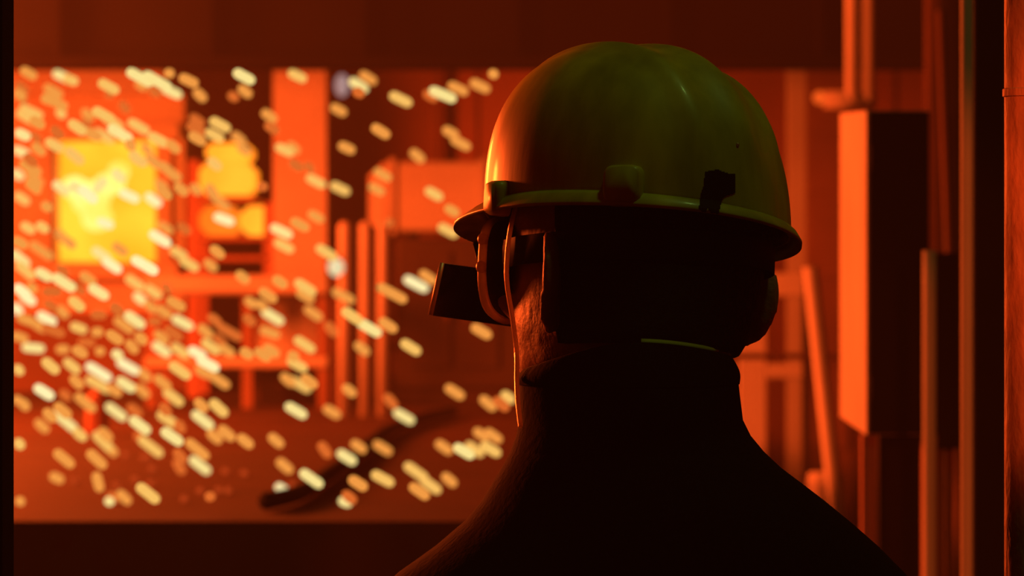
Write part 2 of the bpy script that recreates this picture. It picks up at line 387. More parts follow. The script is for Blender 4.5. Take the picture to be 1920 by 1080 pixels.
# pipework above the cabinet
D = 10.6
t = thing('pipe_manifold', (X(1600, D), D, Z(185, D)), 'red pipe with a round orange-glowing cap at its end and two risers above the cabinet', 'pipe')
fin('header', MB().tube([P(1545, 187, D), P(1640, 187, D)], 17*D/F, 16), M['steel_mid'], t, True)
fin('lamp_glass_or_cap', MB().ball(P(1537, 183, D-0.01), 13*D/F, 0.016, 13*D/F), M['glow_orange'], t, True)  # round end cap given its own orange glow
for a, b in ((1585, 1611), (1616, 1640)): fin('riser', MB().tube([P((a+b)/2, 190, D-0.01), (X((a+b)/2, D), D-0.01, 6.9)], 0.5*(b-a)*D/F, 14), M['steel_pale'], t, True)
# far right group
column('rear_post', 1741, 1762, 9.0, M['rust'], 'thin dim red post rising behind the right edge of the tall cabinet', 0, 6.9, 0.08, 'post')
pipe('standpipe', 1730, 1755, 5.3, M['steel_pale'], 'red-lit standpipe at the right edge of the tall cabinet, ending halfway up', 0, Z(470, 5.3), ())
D = 5.9
t = thing('junction_box', (X(1778, D), D+0.1, 0), 'black junction box on posts between the standpipe and a bright pipe', 'box')
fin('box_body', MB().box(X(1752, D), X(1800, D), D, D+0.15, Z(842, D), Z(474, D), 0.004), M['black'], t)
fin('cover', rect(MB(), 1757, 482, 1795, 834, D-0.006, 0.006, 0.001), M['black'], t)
for px in (1759, 1782): fin('leg', MB().box(X(px, D), X(px+13, D), D+0.05, D+0.08, 0, Z(842, D)), M['rust'], t)
D = 7.6
t = thing('slanted_rod', (X(1800, D), D, 0), 'thin dark slanted rod between the dim post and a bright pipe', 'rod')
fin('rod', MB().tube([P(1764, 20, D), P(1800, 1080, D), (X(1880, D), D, 0.0)], 8*D/F, 10), M['rust'], t, True)
D = 9.6
t = thing('dark_partition', (X(1830, D), D, 0), 'black steel partition behind the pipes at the right edge', 'partition')
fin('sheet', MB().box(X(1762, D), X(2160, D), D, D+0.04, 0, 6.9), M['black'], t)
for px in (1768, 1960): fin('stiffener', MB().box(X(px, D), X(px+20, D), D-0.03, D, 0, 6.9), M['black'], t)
pipe('bright_pipe', 1801, 1824, 4.0, M['steel_pale'], 'slim red-lit pipe running full height left of the black upright', 0, 6.9)
D = 4.3
t = thing('black_upright', (X(1854, D), D, 0), 'black square steel upright between the slim pipe and the rusty pipe', 'post')
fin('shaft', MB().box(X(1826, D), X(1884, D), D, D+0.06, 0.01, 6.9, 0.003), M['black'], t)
fin('base_plate', MB().box(X(1800, D), X(1910, D), D-0.03, D+0.09, 0, 0.01), M['black'], t)
pipe('rusty_pipe', 1883.5, 1950, 2.62, M['pipe_rust'], 'rusty pitted pipe with a ring coupling at the right edge, in focus', 0, 6.9, (Z(174, 2.62),), n=40)
struct('edge_strip_3', MB().box(X(-90, 2.45), X(26.5, 2.51), 2.45, 2.51, 0, 7, 0.002), M['black'])
# low right details
D = 11.0
t = thing('scaffold', (X(1440, D), D, 0), 'red steel frame of uprights and short cross bars right of the ear', 'frame')
fin('upright', MB().box(X(1386, D), X(1436, D), D, D+0.06, 0, Z(560, D)), M['steel_pale'], t)
fin('cross_bar', rect(MB(), 1437, 682, 1506, 710, D, 0.04), M['steel_pale'], t)
fin('cross_bar', rect(MB(), 1430, 512, 1510, 556, D, 0.05), M['steel_pale'], t)
fin('upright', MB().box(X(1506, D), X(1520, D), D, D+0.06, 0, Z(500, D)), M['soot'], t)
D = 9.5
tag(fin('tie_rail', MB().tube([P(1330, 668, D), P(1580, 668, D)], 0.009), M['rust'], loc=P(1455, 668, D)), 'thin dark horizontal rail behind the collar at right', 'rail')
D = 9.3
t = thing('leaning_bar', (X(1590, D), D, 0), 'red steel bar leaning left, below the bright left side of the cabinet', 'bar')
p0, p1 = P(1519, 500, D), P(1562, 900, D); dd = (p1-p0)/(p1.z-p0.z)
fin('bar', MB().tube([p0, p1, p1+dd*(-p1.z)], 14*D/F, 12), M['steel_pale'], t, True)
fin('foot', MB().disc_cyl(p1+dd*(0.01-p1.z), (0, 0, 1), 0.05, 0.02), M['rust'], t)
D = 9.8
t = thing('steel_drum', (X(1545, D), D, 0), 'orange-lit steel drum low behind the right shoulder', 'drum')
zt = Z(886, D); r = 34*D/F; cx = X(1548, D)
fin('drum_body', MB().tube([(cx, D, z) for z in (0, zt-0.02, zt-0.005, zt)], [r, r, r*0.96, r*0.86], 24), M['steel_pale'], t, True)
for z in (0.35, 0.7, 1.0): fin('hoop', MB().tube([(cx, D, z-0.01), (cx, D, z+0.01)], r*1.05, 24), M['steel_pale'], t, True)
fin('bung', MB().disc_cyl((cx+r*0.4, D, zt+0.004), (0, 0, 1), 0.012, 0.01), M['steel'], t)

# ------------------------------------------------------------------ the man
YAW = radians(39)
HO = P(1186, 478, 2.55)                       # head centre
HM = Matrix.Translation(HO) @ Matrix.Rotation(radians(2), 4, 'Y') @ Matrix.Rotation(radians(-6), 4, 'X') @ Matrix.Rotation(YAW, 4, 'Z')
def interp(tab, z):
    if z <= tab[0][0]: return tab[0][1:]
    for a, b in zip(tab, tab[1:]):
        if z <= b[0]:
            u = (z-a[0])/(b[0]-a[0]); u = u*u*(3-2*u)*0.4+u*0.6
            return tuple(p+(q-p)*u for p, q in zip(a[1:], b[1:]))
    return tab[-1][1:]
# head sections: z, half width, front, back
HT = [(-0.128, 0.020, 0.088, -0.040), (-0.122, 0.038, 0.094, -0.010), (-0.105, 0.060, 0.094, 0.030), (-0.085, 0.073, 0.093, 0.070), (-0.06, 0.079, 0.095, 0.090), (-0.03, 0.081, 0.094, 0.102),
      (0.0, 0.082, 0.092, 0.108), (0.035, 0.083, 0.099, 0.112), (0.07, 0.080, 0.095, 0.108), (0.10, 0.066, 0.077, 0.090), (0.122, 0.042, 0.048, 0.060), (0.131, 0.014, 0.016, 0.022)]
def head_ring(z, n=40, grow=0.0):
    wd, fr, bk = interp(HT, z); out = []
    for k in range(n):
        a = 2*pi*k/n; c, s_ = cos(a), sin(a)
        x = (wd+grow)*(abs(c)**(0.78 if s_ > 0 else 0.9))*(1 if c > 0 else -1)
        y = (fr+grow if s_ > 0 else bk+grow)*s_
        out.append(Vector((x, y, z+(grow*(1 if z > 0.1 else 0)))))
    return out
body = MB()
body.loft([[HM @ v for v in head_ring(-0.128+0.259*i/30)] for i in range(31)])
nose = [(0.02, 0.092, 0.008), (0.0, 0.098, 0.009), (-0.02, 0.107, 0.012), (-0.034, 0.113, 0.015), (-0.042, 0.106, 0.014), (-0.046, 0.094, 0.010)]
body.loft([[HM @ Vector((r*cos(2*pi*k/12), y-0.012+1.2*r*sin(2*pi*k/12), z)) for k in range(12)] for z, y, r in nose])
for sx in (-1, 1):
    body.ball(HM @ Vector((sx*0.032, 0.084, 0.002)), 0.013, 0.012, 0.010, None, 12, 8)      # eyes
    body.ball(HM @ Vector((sx*0.045, 0.068, -0.032)), 0.026, 0.024, 0.022, None, 12, 8)    # cheekbones
for z, ry in ((-0.066, 0.007), (-0.077, 0.008)): body.ball(HM @ Vector((0, 0.091, z)), 0.024, 0.009, ry, None, 14, 8)   # lips
body.ball(HM @ Vector((0, 0.086, -0.108)), 0.024, 0.014, 0.018, None, 12, 8)              # chin
# ears
def ear(pts_local, thick):
    pass
for sx in (-1, 1):
    base = Vector((sx*0.084, -0.012, -0.028))
    rot = Matrix.Rotation(sx*radians(38), 3, 'Z') @ Matrix.Rotation(radians(12), 3, 'X')
    R3 = HM.to_3x3() @ rot
    cx = HM @ (base+Vector((sx*0.014, -0.010, 0)))
    body.ball(cx, 0.006, 0.021, 0.035, R3, 16, 12)
    rim = [cx + R3 @ Vector((sx*0.004, -0.018*cos(a)-0.004, 0.031*sin(a))) for a in [radians(-100+i*20) for i in range(12)]]
    body.tube(rim, 0.0048, 8)
    body.ball(cx + R3 @ Vector((0, 0.006, -0.033)), 0.006, 0.010, 0.012, R3, 10, 8)
# neck and trunk
neck_c = P(1190, 640, 2.55)
def ell(c, rx, ry, n=28, yaw=0.0, p=1.0):
    out = []
    for k in range(n):
        a = 2*pi*k/n; x, y = rx*math.copysign(abs(cos(a))**p, cos(a)), ry*math.copysign(abs(sin(a))**p, sin(a))
        out.append(Vector((c[0]+x*cos(yaw)-y*sin(yaw), c[1]+x*sin(yaw)+y*cos(yaw), c[2])))
    return out
nx = X(1188, 2.5)
body.loft([ell((nx, 2.54, 1.66), 0.055, 0.060), ell((nx-0.002, 2.54, 1.57), 0.064, 0.066), ell((nx, 2.53, 1.52), 0.070, 0.070), ell((nx+0.01, 2.53, 1.49), 0.09, 0.075), ell((nx+0.015, 2.53, 1.44), 0.11, 0.075),
           ell((nx+0.018, 2.53, 1.37), 0.16, 0.10), ell((nx+0.02, 2.53, 1.20), 0.165, 0.11), ell((nx+0.02, 2.53, 1.05), 0.145, 0.10), ell((nx+0.02, 2.53, 0.92), 0.165, 0.11), ell((nx+0.02, 2.53, 0.84), 0.15, 0.10)])
BX = nx+0.02; BY = 2.53; BR = Matrix.Rotation(radians(8), 3, 'Z')
def B(x, y, z): v = BR @ Vector((x, y, 0)); return Vector((BX+v.x, BY+v.y, z))
for sx in (-1, 1):
    body.tube([B(sx*0.12, 0, 1.35), B(sx*0.185, 0, 1.34), B(sx*0.198, 0.0, 1.28), B(sx*0.208, -0.01, 1.12), B(sx*0.212, 0.02, 1.02), B(sx*0.215, 0.05, 0.90), B(sx*0.215, 0.06, 0.83)], [0.05, 0.055, 0.052, 0.044, 0.040, 0.032, 0.027], 14)
    body.tube([B(sx*0.085, 0, 0.90), B(sx*0.09, 0.005, 0.72), B(sx*0.095, 0.01, 0.50), B(sx*0.10, 0.0, 0.36), B(sx*0.105, -0.01, 0.10), B(sx*0.105, 0.0, 0.06)], [0.085, 0.082, 0.058, 0.056, 0.036, 0.034], 14)
    palm = [B(sx*0.215, 0.06, 0.83), B(sx*0.215, 0.066, 0.79), B(sx*0.214, 0.070, 0.755)]
    body.loft([[p + BR @ Vector((a*cos(2*pi*k/12), b*sin(2*pi*k/12), 0)) for k in range(12)] for p, a, b in zip(palm, (0.020, 0.018, 0.015), (0.027, 0.040, 0.042))])
    for fy, fl in ((0.030, 0.068), (0.010, 0.078), (-0.010, 0.072), (-0.029, 0.056)):
        pa = B(sx*0.214, 0.070+fy, 0.765); pb = B(sx*0.211, 0.072+fy, 0.750-fl*0.38); pc = B(sx*0.201, 0.074+fy, 0.750-fl*0.72); pd = B(sx*0.187, 0.074+fy, 0.750-fl*0.95)
        body.tube([pa, pb, pc, pd], [0.0092, 0.0088, 0.008, 0.0065], 10)
    body.tube([B(sx*0.210, 0.090, 0.80), B(sx*0.203, 0.117, 0.775), B(sx*0.195, 0.124, 0.745), B(sx*0.189, 0.122, 0.722)], [0.014, 0.011, 0.0095, 0.007], 10)
man = fin('person', body, M['skin'], loc=(BX, BY, 0), smooth=True)
tag(man, 'man seen from behind in black work jacket, head turned left to the sparks', 'person')
md = man.modifiers.new('remesh', 'REMESH'); md.mode = 'VOXEL'; md.voxel_size = 0.0045; md.use_smooth_shade = True
ms = man.modifiers.new('smooth', 'SMOOTH'); ms.factor = 0.5; ms.iterations = 2

# hair: a cap over the back and sides of the head
hair = MB(); hr = []
for i in range(22):
    z = -0.075+0.20*i/21; ring = head_ring(z, 48, 0.006)
    cut = -0.012 if z < 0.03 else (0.05 if z < 0.06 else 1)
    hr.append([HM @ Vector((v.x, min(v.y, cut), v.z)) for v in ring])
hair.loft(hr); fin('hair', hair, M['hair'], man, True)

# jacket
def sil(y, l, r, dep, p=1.0): return (y, l, r, dep, p)
JT = [(716, 974, 1389, 0.080), (750, 974, 1393, 0.081), (790, 974, 1398, 0.083), (820, 968, 1413, 0.088), (850, 957, 1438, 0.092), (880, 940, 1470, 0.097), (910, 921, 1510, 0.102), (943, 902, 1553, 0.108), (985, 868, 1604, 0.115),
      (1030, 815, 1655, 0.122), (1080, 745, 1705, 0.128), (1130, 690, 1742, 0.132), (1200, 665, 1762, 0.138), (1320, 690, 1740, 0.142), (1500, 740, 1690, 0.142), (1800, 760, 1680, 0.145), (2300, 745, 1695, 0.15), (2420, 742, 1698, 0.15)]
D = 2.5; jk = MB(); jr = []
dense = []
for a, b in zip(JT, JT[1:]):
    m_ = 5 if a[0] < 1200 else 4
    for k in range(m_):
        u = k/m_; dense.append(tuple(p+(q-p)*u for p, q in zip(a, b)))
dense.append(JT[-1])
for (py, l, r_, dep) in dense:
    z = Z(py, D); c = (X((l+r_)/2, D), BY, z); h = (r_-l)/2*D/F
    ring = ell(c, h, dep, 72, 0, 0.92 if py > 850 else 1.0)
    out = []
    for v in ring:
        f = 1+0.030*noise.noise(Vector((v.x*9+v.z*14, v.y*9, v.z*10)))*min(1, max(0, (py-760)/150))
        out.append(Vector((c[0]+(v.x-c[0])*(1+(f-1)*0.25), c[1]+(v.y-c[1])*f-0.004*sin(9*v.x+30*v.z)*min(1, max(0, (py-760)/150)), v.z)))
    jr.append(out)
jk.loft(jr, True)
jacket = fin('jacket', jk, M['cloth'], man, True)
sl = MB()
for sx in (-1, 1):
    pts = [B(sx*0.150, 0, 1.335), B(sx*0.200, 0, 1.33), B(sx*0.20, 0.0, 1.27), B(sx*0.21, -0.01, 1.12), B(sx*0.214, 0.02, 1.02), B(sx*0.216, 0.05, 0.90), B(sx*0.216, 0.057, 0.85)]
    s1 = MB().tube(spline(pts, 5), [0.060]*6+[0.062]*6+[0.058]*7+[0.052]*6+[0.046]*6, 20)
    fin('sleeve', s1, M['cloth'], man, True)
# collar standing round the neck, the lamp highlight on its top edge painted lime
ck = MB(); rings = []
for i in range(13):
    u = i/12; py = 722-u*(722-640)
    hw = 0.085-0.006*u+0.003*sin(pi*u); rings.append((py, hw, u))
cc = X(1179, 2.5)
def collar_ring(py, hw, u, g=0.0):
    out = []
    for k in range(64):
        a = 2*pi*k/64; x = cos(a)*(hw+g); y = sin(a)*(hw*0.98+g)*(1.0 if sin(a) > 0 else 1.0+0.10*u)
        zz = Z(py, 2.5) - u*(0.045*max(0, sin(a)) + 0.012*max(0, x/0.08)**2 + 0.022*max(0, -x/0.08)**1.6)
        out.append(Vector((cc+x, BY+y, zz)))
    return out
lf = [collar_ring(py, hw, u) for py, hw, u in rings]
lf += [collar_ring(640, 0.071, 1.0)] + [collar_ring(py, hw-0.006, u) for py, hw, u in rings[::-1]]
ck.loft(lf, False); collar = fin('collar', ck, M['cloth'], man, True)
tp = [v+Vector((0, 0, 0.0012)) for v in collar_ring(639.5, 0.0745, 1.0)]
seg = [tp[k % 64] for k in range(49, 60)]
fin('collar_highlight', MB().tube(seg, 0.0016, 8), M['edge_strip'], collar, True)['label'] = 'lime lamp highlight on collar edge'  # lime strip painted in for the lamp highlight along the collar lip
# trousers and boots
tw = MB()
for sx in (-1, 1):
    tw.tube([B(sx*0.078, 0, 0.96), B(sx*0.085, 0, 0.82), B(sx*0.092, 0.005, 0.66), B(sx*0.097, 0.01, 0.48), B(sx*0.10, 0, 0.30), B(sx*0.105, -0.005, 0.12), B(sx*0.105, 0, 0.07)], [0.100, 0.100, 0.090, 0.075, 0.070, 0.066, 0.064], 20)
fin('trousers', tw, M['cloth'], man, True)
for sx in (-1, 1):
    bt = MB()
    bt.loft([[B(sx*0.105+a*cos(2*pi*k/20), y0+b*sin(2*pi*k/20), z) for k in range(20)] for z, a, b, y0 in ((0.018, 0.046, 0.135, 0.06), (0.04, 0.048, 0.137, 0.06), (0.065, 0.044, 0.120, 0.05), (0.09, 0.046, 0.085, 0.02), (0.12, 0.050, 0.060, 0), (0.20, 0.052, 0.056, -0.004), (0.24, 0.054, 0.056, -0.004))])
    b_ = fin('boot', bt, M['leather'], man, True)
    fin('sole', MB().loft([[B(sx*0.105+a*cos(2*pi*k/20), 0.06+b*sin(2*pi*k/20), z) for k in range(20)] for z, a, b in ((0.0, 0.046, 0.136), (0.018, 0.049, 0.139))]), M['black'], b_)

# ------------------------------------------------------------------ hard hat
La, Wb, HH = 0.1295, 0.1075, 0.1365
HC = P(1193, 424, 2.545)
TM = Matrix.Translation(HC) @ Matrix.Rotation(radians(7.0), 4, 'Y') @ Matrix.Rotation(radians(-8.0), 4, 'X') @ Matrix.Rotation(YAW, 4, 'Z')
hat = thing('hard_hat', HC, 'glossy yellow-green hard hat with dark mark, worn by the man', 'helmet')
NS = 128
LEAN = TM.to_3x3().inverted() @ Vector((-0.018, 0, 0))
def dome(u, a, off=0.0):
    h = u; wd = max(0.0, 1-h**2.5)**0.4
    x, y = Wb*wd*cos(a), La*wd*sin(a); z = HH*h
    if h > 0.2:
        k = min(1, (h-0.2)/0.35); k = k*k*(3-2*k)
        rg = 0.0050*math.exp(-(x/0.013)**2)+0.0032*(math.exp(-((x-0.040)/0.009)**2)+math.exp(-((x+0.040)/0.009)**2))
        n = Vector((x/Wb**2, y/La**2, z/HH**2)).normalized(); x += n.x*rg*k; y += n.y*rg*k; z += n.z*rg*k
    n = Vector((x/Wb**2, y/La**2, z/HH**2)); n = n.normalized() if n.length else Vector((0, 0, 1))
    return Vector((x, y, z))+n*off+LEAN*h
us = [1-(1-i/44)**1.7 for i in range(45)]; us[-1] = 0.9995
us = [sin(pi/2*i/46)**0.85 for i in range(46)]+[0.99995]
sh = MB(); rr = [[TM @ dome(u, 2*pi*k/NS) for k in range(NS)] for u in us]
sh.loft(rr, False); top = len(sh.v); sh.add([TM @ (Vector((0, 0, HH+0.005))+LEAN)], [])
nl = (len(us)-1)*NS
for k in range(NS): sh.f.append([nl+k, nl+(k+1) % NS, top])
shell = fin('shell', sh, M['helmet'], hat, True)
so = shell.modifiers.new('solid', 'SOLIDIFY'); so.thickness = 0.0025; so.offset = -1
# brim: flares out and down all round, long peak at the front
br = MB(); rings = []
prof = [(0.0, 0.0), (0.15, 0.0035), (0.5, 0.0016), (1.0, -0.0035), (1.0, -0.0065), (0.5, -0.003), (0.1, -0.0035)]
for (q, dz) in prof:
    ring = []
    for k in range(NS):
        a = 2*pi*k/NS; f = max(0.0, sin(a)); ext = 0.0085+0.033*f**3.5
        drop = 0.004*abs(cos(a))**2+0.006*f**3
        rad = Vector((cos(a)*Wb, sin(a)*La, 0)); n = Vector((cos(a)/Wb, sin(a)/La, 0)).normalized()
        v = rad*0.999+n*(ext*q); v.z = 0.002+dz-drop*q
        ring.append(TM @ v)
    rings.append(ring)
rings.append(rings[0]); br.loft(rings, False)
brim = fin('brim', br, M['helmet'], hat, True)
bvh0 = BVHTree.FromPolygons([tuple(v) for v in sh.v], sh.f)
bvh = BVHTree.FromPolygons([tuple(v) for v in sh.v+br.v], sh.f+[[i+len(sh.v) for i in f] for f in br.f])
def hit(px, py, tree=None):
    d = Vector((X(px, 1), 1, Z(py, 1)-CZ)).normalized(); h = (tree or bvh).ray_cast(Vector((0, 0, CZ)), d)
    n = h[1]
    if n is not None and n.dot(d) > 0: n = -n
    return h[0], n
def patch(name, poly, m, off, step=4.0, parent=hat, thick=0.0006):   # thin piece that hugs the shell
    def inside(x, y):
        c = False; j = len(poly)-1
        for i in range(len(poly)):
            if (poly[i][1] > y) != (poly[j][1] > y) and x < (poly[j][0]-poly[i][0])*(y-poly[i][1])/(poly[j][1]-poly[i][1])+poly[i][0]: c = not c
            j = i
        return c
    x0, x1 = min(p[0] for p in poly), max(p[0] for p in poly); y0, y1 = min(p[1] for p in poly), max(p[1] for p in poly)
    idx = {}; mb = MB(); mb.smooth = True
    def vid(i, j):
        if (i, j) not in idx:
            p, n = hit(x0+i*step, y0+j*step)
            if p is None: return None
            idx[(i, j)] = len(mb.v); mb.v.append(p+n*off)
        return idx[(i, j)]
    for i in range(int((x1-x0)/step)+1):
        for j in range(int((y1-y0)/step)+1):
            if inside(x0+(i+0.5)*step, y0+(j+0.5)*step):
                q = [vid(i, j), vid(i+1, j), vid(i+1, j+1), vid(i, j+1)]
                if None not in q: mb.f.append(q)
    o = fin(name, mb, m, parent); s_ = o.modifiers.new('solid', 'SOLIDIFY'); s_.thickness = thick; return o
patch('dark_mark', [(1322, 322), (1345, 318), (1366, 326), (1378, 326), (1378, 362), (1364, 366), (1354, 372), (1348, 396), (1344, 412), (1338, 410), (1332, 398), (1326, 388), (1322, 402), (1310, 392), (1314, 366), (1320, 346)], M['hat_mark'], 0.0006, 2.0)['label'] = 'ragged black mark'  # ragged near-black patch laid over shell and brim
# slot pockets on the sides and back
def pocket(px, py, w_, h_, dp):
    p, n = hit(px, py, bvh0); up = (Vector((0, 0, 1))-n*n.z).normalized(); sd = up.cross(n)
    mb = MB(); loop = []
    for (q, e) in ((0.0, 1.06), (0.7, 1.0), (1.0, 0.86)):
        ring = []
        for k in range(28):
            a = 2*pi*k/28; c, s_ = cos(a), sin(a)
            ring.append(p+n*(dp*q-0.003)+sd*(w_*e*math.copysign(abs(c)**0.45, c))+up*(h_*e*math.copysign(abs(s_)**0.5, s_)))
        loop.append(ring)
    mb.loft(loop); o = fin('slot_pocket', mb, M['helmet'], hat, True); return o
pocket(1170, 348, 0.0145, 0.0145, 0.012)
pocket(940, 372, 0.012, 0.013, 0.013)
fin('rivet', MB().ball(hit(1383, 271)[0], 0.0015, 0.0015, 0.0015, None, 10, 6), M['rubber'], hat, True)
# head harness band under the shell
hb = MB(); rings = []
for (g, z) in ((0.010, 0.0), (0.010, -0.022), (0.008, -0.022), (0.008, 0.0)):
    rings.append([HM @ (v+Vector((0, 0, z))) for v in head_ring(0.052, 48, g)])
rings.append(rings[0]); hb.loft(rings, False); fin('harness_band', hb, M['leather'], hat, True)
# chin strap hanging at the left cheek
sp = [HM @ Vector(q) for q in ((-0.087, 0.022, 0.055), (-0.092, 0.034, 0.02), (-0.091, 0.040, -0.02), (-0.085, 0.038, -0.055), (-0.080, 0.038, -0.080))]+[P(969, 715, 2.50), P(971, 755, 2.49), P(976, 800, 2.48)]
cs = MB().tube(spline(sp, 6), 0.0019, 8)
fin('chin_strap', cs, M['rubber'], hat)

# ------------------------------------------------------------------ goggles
gog = thing('goggles', HM @ Vector((0, 0.10, -0.01)), 'wrap-around safety goggles with amber rim lit at the left cheek', 'goggles')
def gp(a, q, g=0.0):       # point on the goggle frame; q = 0 at the face, 1 at the lens
    x = 0.077*math.copysign(abs(cos(a))**0.6, cos(a))*(1-0.04*q)+g*cos(a)
    z = -0.007+0.036*math.copysign(abs(sin(a))**0.75, sin(a))+g*sin(a)*(0.8)
    if sin(a) < 0 and abs(x) < 0.02: z += 0.014*(1-abs(x)/0.02)
    y = 0.053+0.034*q + 0.036*(1-(x/0.077)**2)
    return HM @ Vector((x, y, z))
N = 64
fr = MB(); fr.loft([[gp(2*pi*k/N, q, g) for k in range(N)] for q, g in ((0, 0.002), (0.5, 0.004), (0.92, 0.004), (0.92, 0.0), (0.4, 0.0), (0, -0.001), (0, 0.002))], False)
fin('frame', fr, M['leather'], gog, True)
fin('rim', MB().tube([gp(2*pi*k/N, 0.96, 0.004) for k in range(N+1)], 0.0045, 10), M['rubber'], gog, True)
ln = MB(); ln.loft([[HM @ ((HM.inverted() @ gp(2*pi*k/N, 0.93, 0.0))*1.0*s_+(Vector((0, 0.122, -0.007))*(1-s_))) for k in range(N)] for s_ in (1.0, 0.7, 0.4, 0.1, 0.01)], False)
fin('lens', ln, M['lens'], gog, True)
stp = MB(); rings = []
for g, dz in ((0.012, 0.011), (0.012, -0.011), (0.0105, -0.011), (0.0105, 0.011)):
    rg = head_ring(-0.004, 64, g); rings.append([HM @ (v+Vector((0, 0, dz))) for v in rg if v.y < 0.062])
rings.append(rings[0])
st_ = MB()
i0 = [i for i, v in enumerate(head_ring(-0.004, 64, 0.012)) if v.y < 0.062]
rings = []
for g, dz in ((0.012, 0.011), (0.012, -0.011), (0.0105, -0.011), (0.0105, 0.011), (0.012, 0.011)):
    rg = head_ring(-0.004, 64, g); order = [k % 64 for k in range(32-8, 32-8+64) if rg[k % 64].y < 0.062]
    order = [k for k in [(i+16) % 64 for i in range(64)] if rg[k].y < 0.062]
    rings.append([HM @ (rg[k]+Vector((0, 0, dz))) for k in order])
st_.loft(rings, False, False); fin('head_strap', st_, M['leather'], gog, True)
# vents on the front of the frame
for a in (pi*0.90, pi*1.02): fin('vent_knob', MB().ball(gp(a, 1.0, 0.008), 0.0042, 0.0042, 0.0050, None, 12, 8), M['rubber'], gog, True)

# ------------------------------------------------------------------ flip-down dark glass
D1, D2 = 2.67, 2.75
c4 = [P(808, 591, D1), P(1000, 618, D2), P(1000, 516, D2), P(830, 493, D1)]
nrm = (c4[1]-c4[0]).cross(c4[3]-c4[0]).normalized()
pl = thing('dark_viewing_glass', (c4[0]+c4[2])/2, 'black rectangular viewing glass clipped before the goggles, left edge lit', 'shield')
pm = MB(); pm.hexa([p+nrm*0.0025 for p in c4]+[p-nrm*0.0025 for p in c4]); fin('dark_pane', pm, M['lens'], pl)
e0, e1 = c4[0], c4[3]; em = MB().tube([e0, e0+(e1-e0)*0.5, e1], 0.0024, 12)
fin('lit_edge_strip', em, M['rubber'], pl, True)['label'] = 'pale strip for the lit glass edge'  # pale translucent strip stands in for light caught by the glass edge
for u in (0.45, 0.62):
    a = c4[3]+(c4[2]-c4[3])*u; e = TM @ Vector((-0.030 if u < 0.5 else 0.0, La+0.026, -0.013)); fin('hinge_arm', MB().tube([a, a+(e-a)*0.5+Vector((0, 0, -0.004)), e], 0.0024, 8), M['leather'], pl, True)

# ------------------------------------------------------------------ sparks
# x, y in four-times enlarged crops, total length, slope in degrees, brightness
CR = {}
CR[(0, 130)] = "215 30 160 30 2|470 55 180 25 4|530 80 150 20 3|815 130 185 28 3|820 190 100 25 1|1050 60 240 28 4|1180 90 260 30 4|1290 170 180 25 4|1060 120 120 35 2|1160 170 120 30 1|1415 85 180 25 2|1500 195 140 45 2|1270 30 100 20 2|1830 55 190 28 4|1838 165 150 40 2|1750 205 110 30 1|165 140 140 45 1|150 190 130 40 2|160 220 140 40 1|400 165 180 30 2|410 245 230 25 2|350 225 120 30 2|458 330 110 50 3|235 320 220 25 3|200 360 200 30 3|280 400 140 30 2|935 285 140 50 1|660 340 140 40 2|780 345 210 30 3|850 400 200 35 3|900 480 220 30 4|780 500 200 30 3|700 490 160 30 2|580 435 180 35 3|640 410 130 35 1|1040 430 210 30 3|1190 530 190 28 3|1300 580 150 40 2|430 475 140 45 1|170 490 150 25 4|270 510 140 40 1|290 600 140 40 2|410 570 170 30 3|160 620 160 25 4|230 680 140 40 1|560 650 190 40 3|1480 385 150 35 1|1470 450 170 30 1|1480 520 170 30 2|1650 415 190 28 3|1610 495 180 28 3|1790 520 160 40 2|1830 600 140 35 2|1610 710 140 40 3|135 790 120 40 4|230 740 200 30 2|260 820 180 40 2|250 880 160 40 2|165 970 150 35 3|890 800 150 45 4|1040 680 160 30 3|1150 690 160 40 2|1240 740 150 40 2|460 890 180 35 4|590 900 180 30 4|660 940 200 40 5|750 870 160 -50 4|970 950 180 25 5|1150 980 170 35 5|1230 920 160 45 2|1300 790 160 35 2|1360 900 150 40 2|1470 900 120 45 2|1590 920 160 60 2|1660 1000 180 40 2|1210 870 140 35 2|350 1030 120 40 2|980 570 110 40 2|1100 600 120 45 2|1010 650 110 40 3"
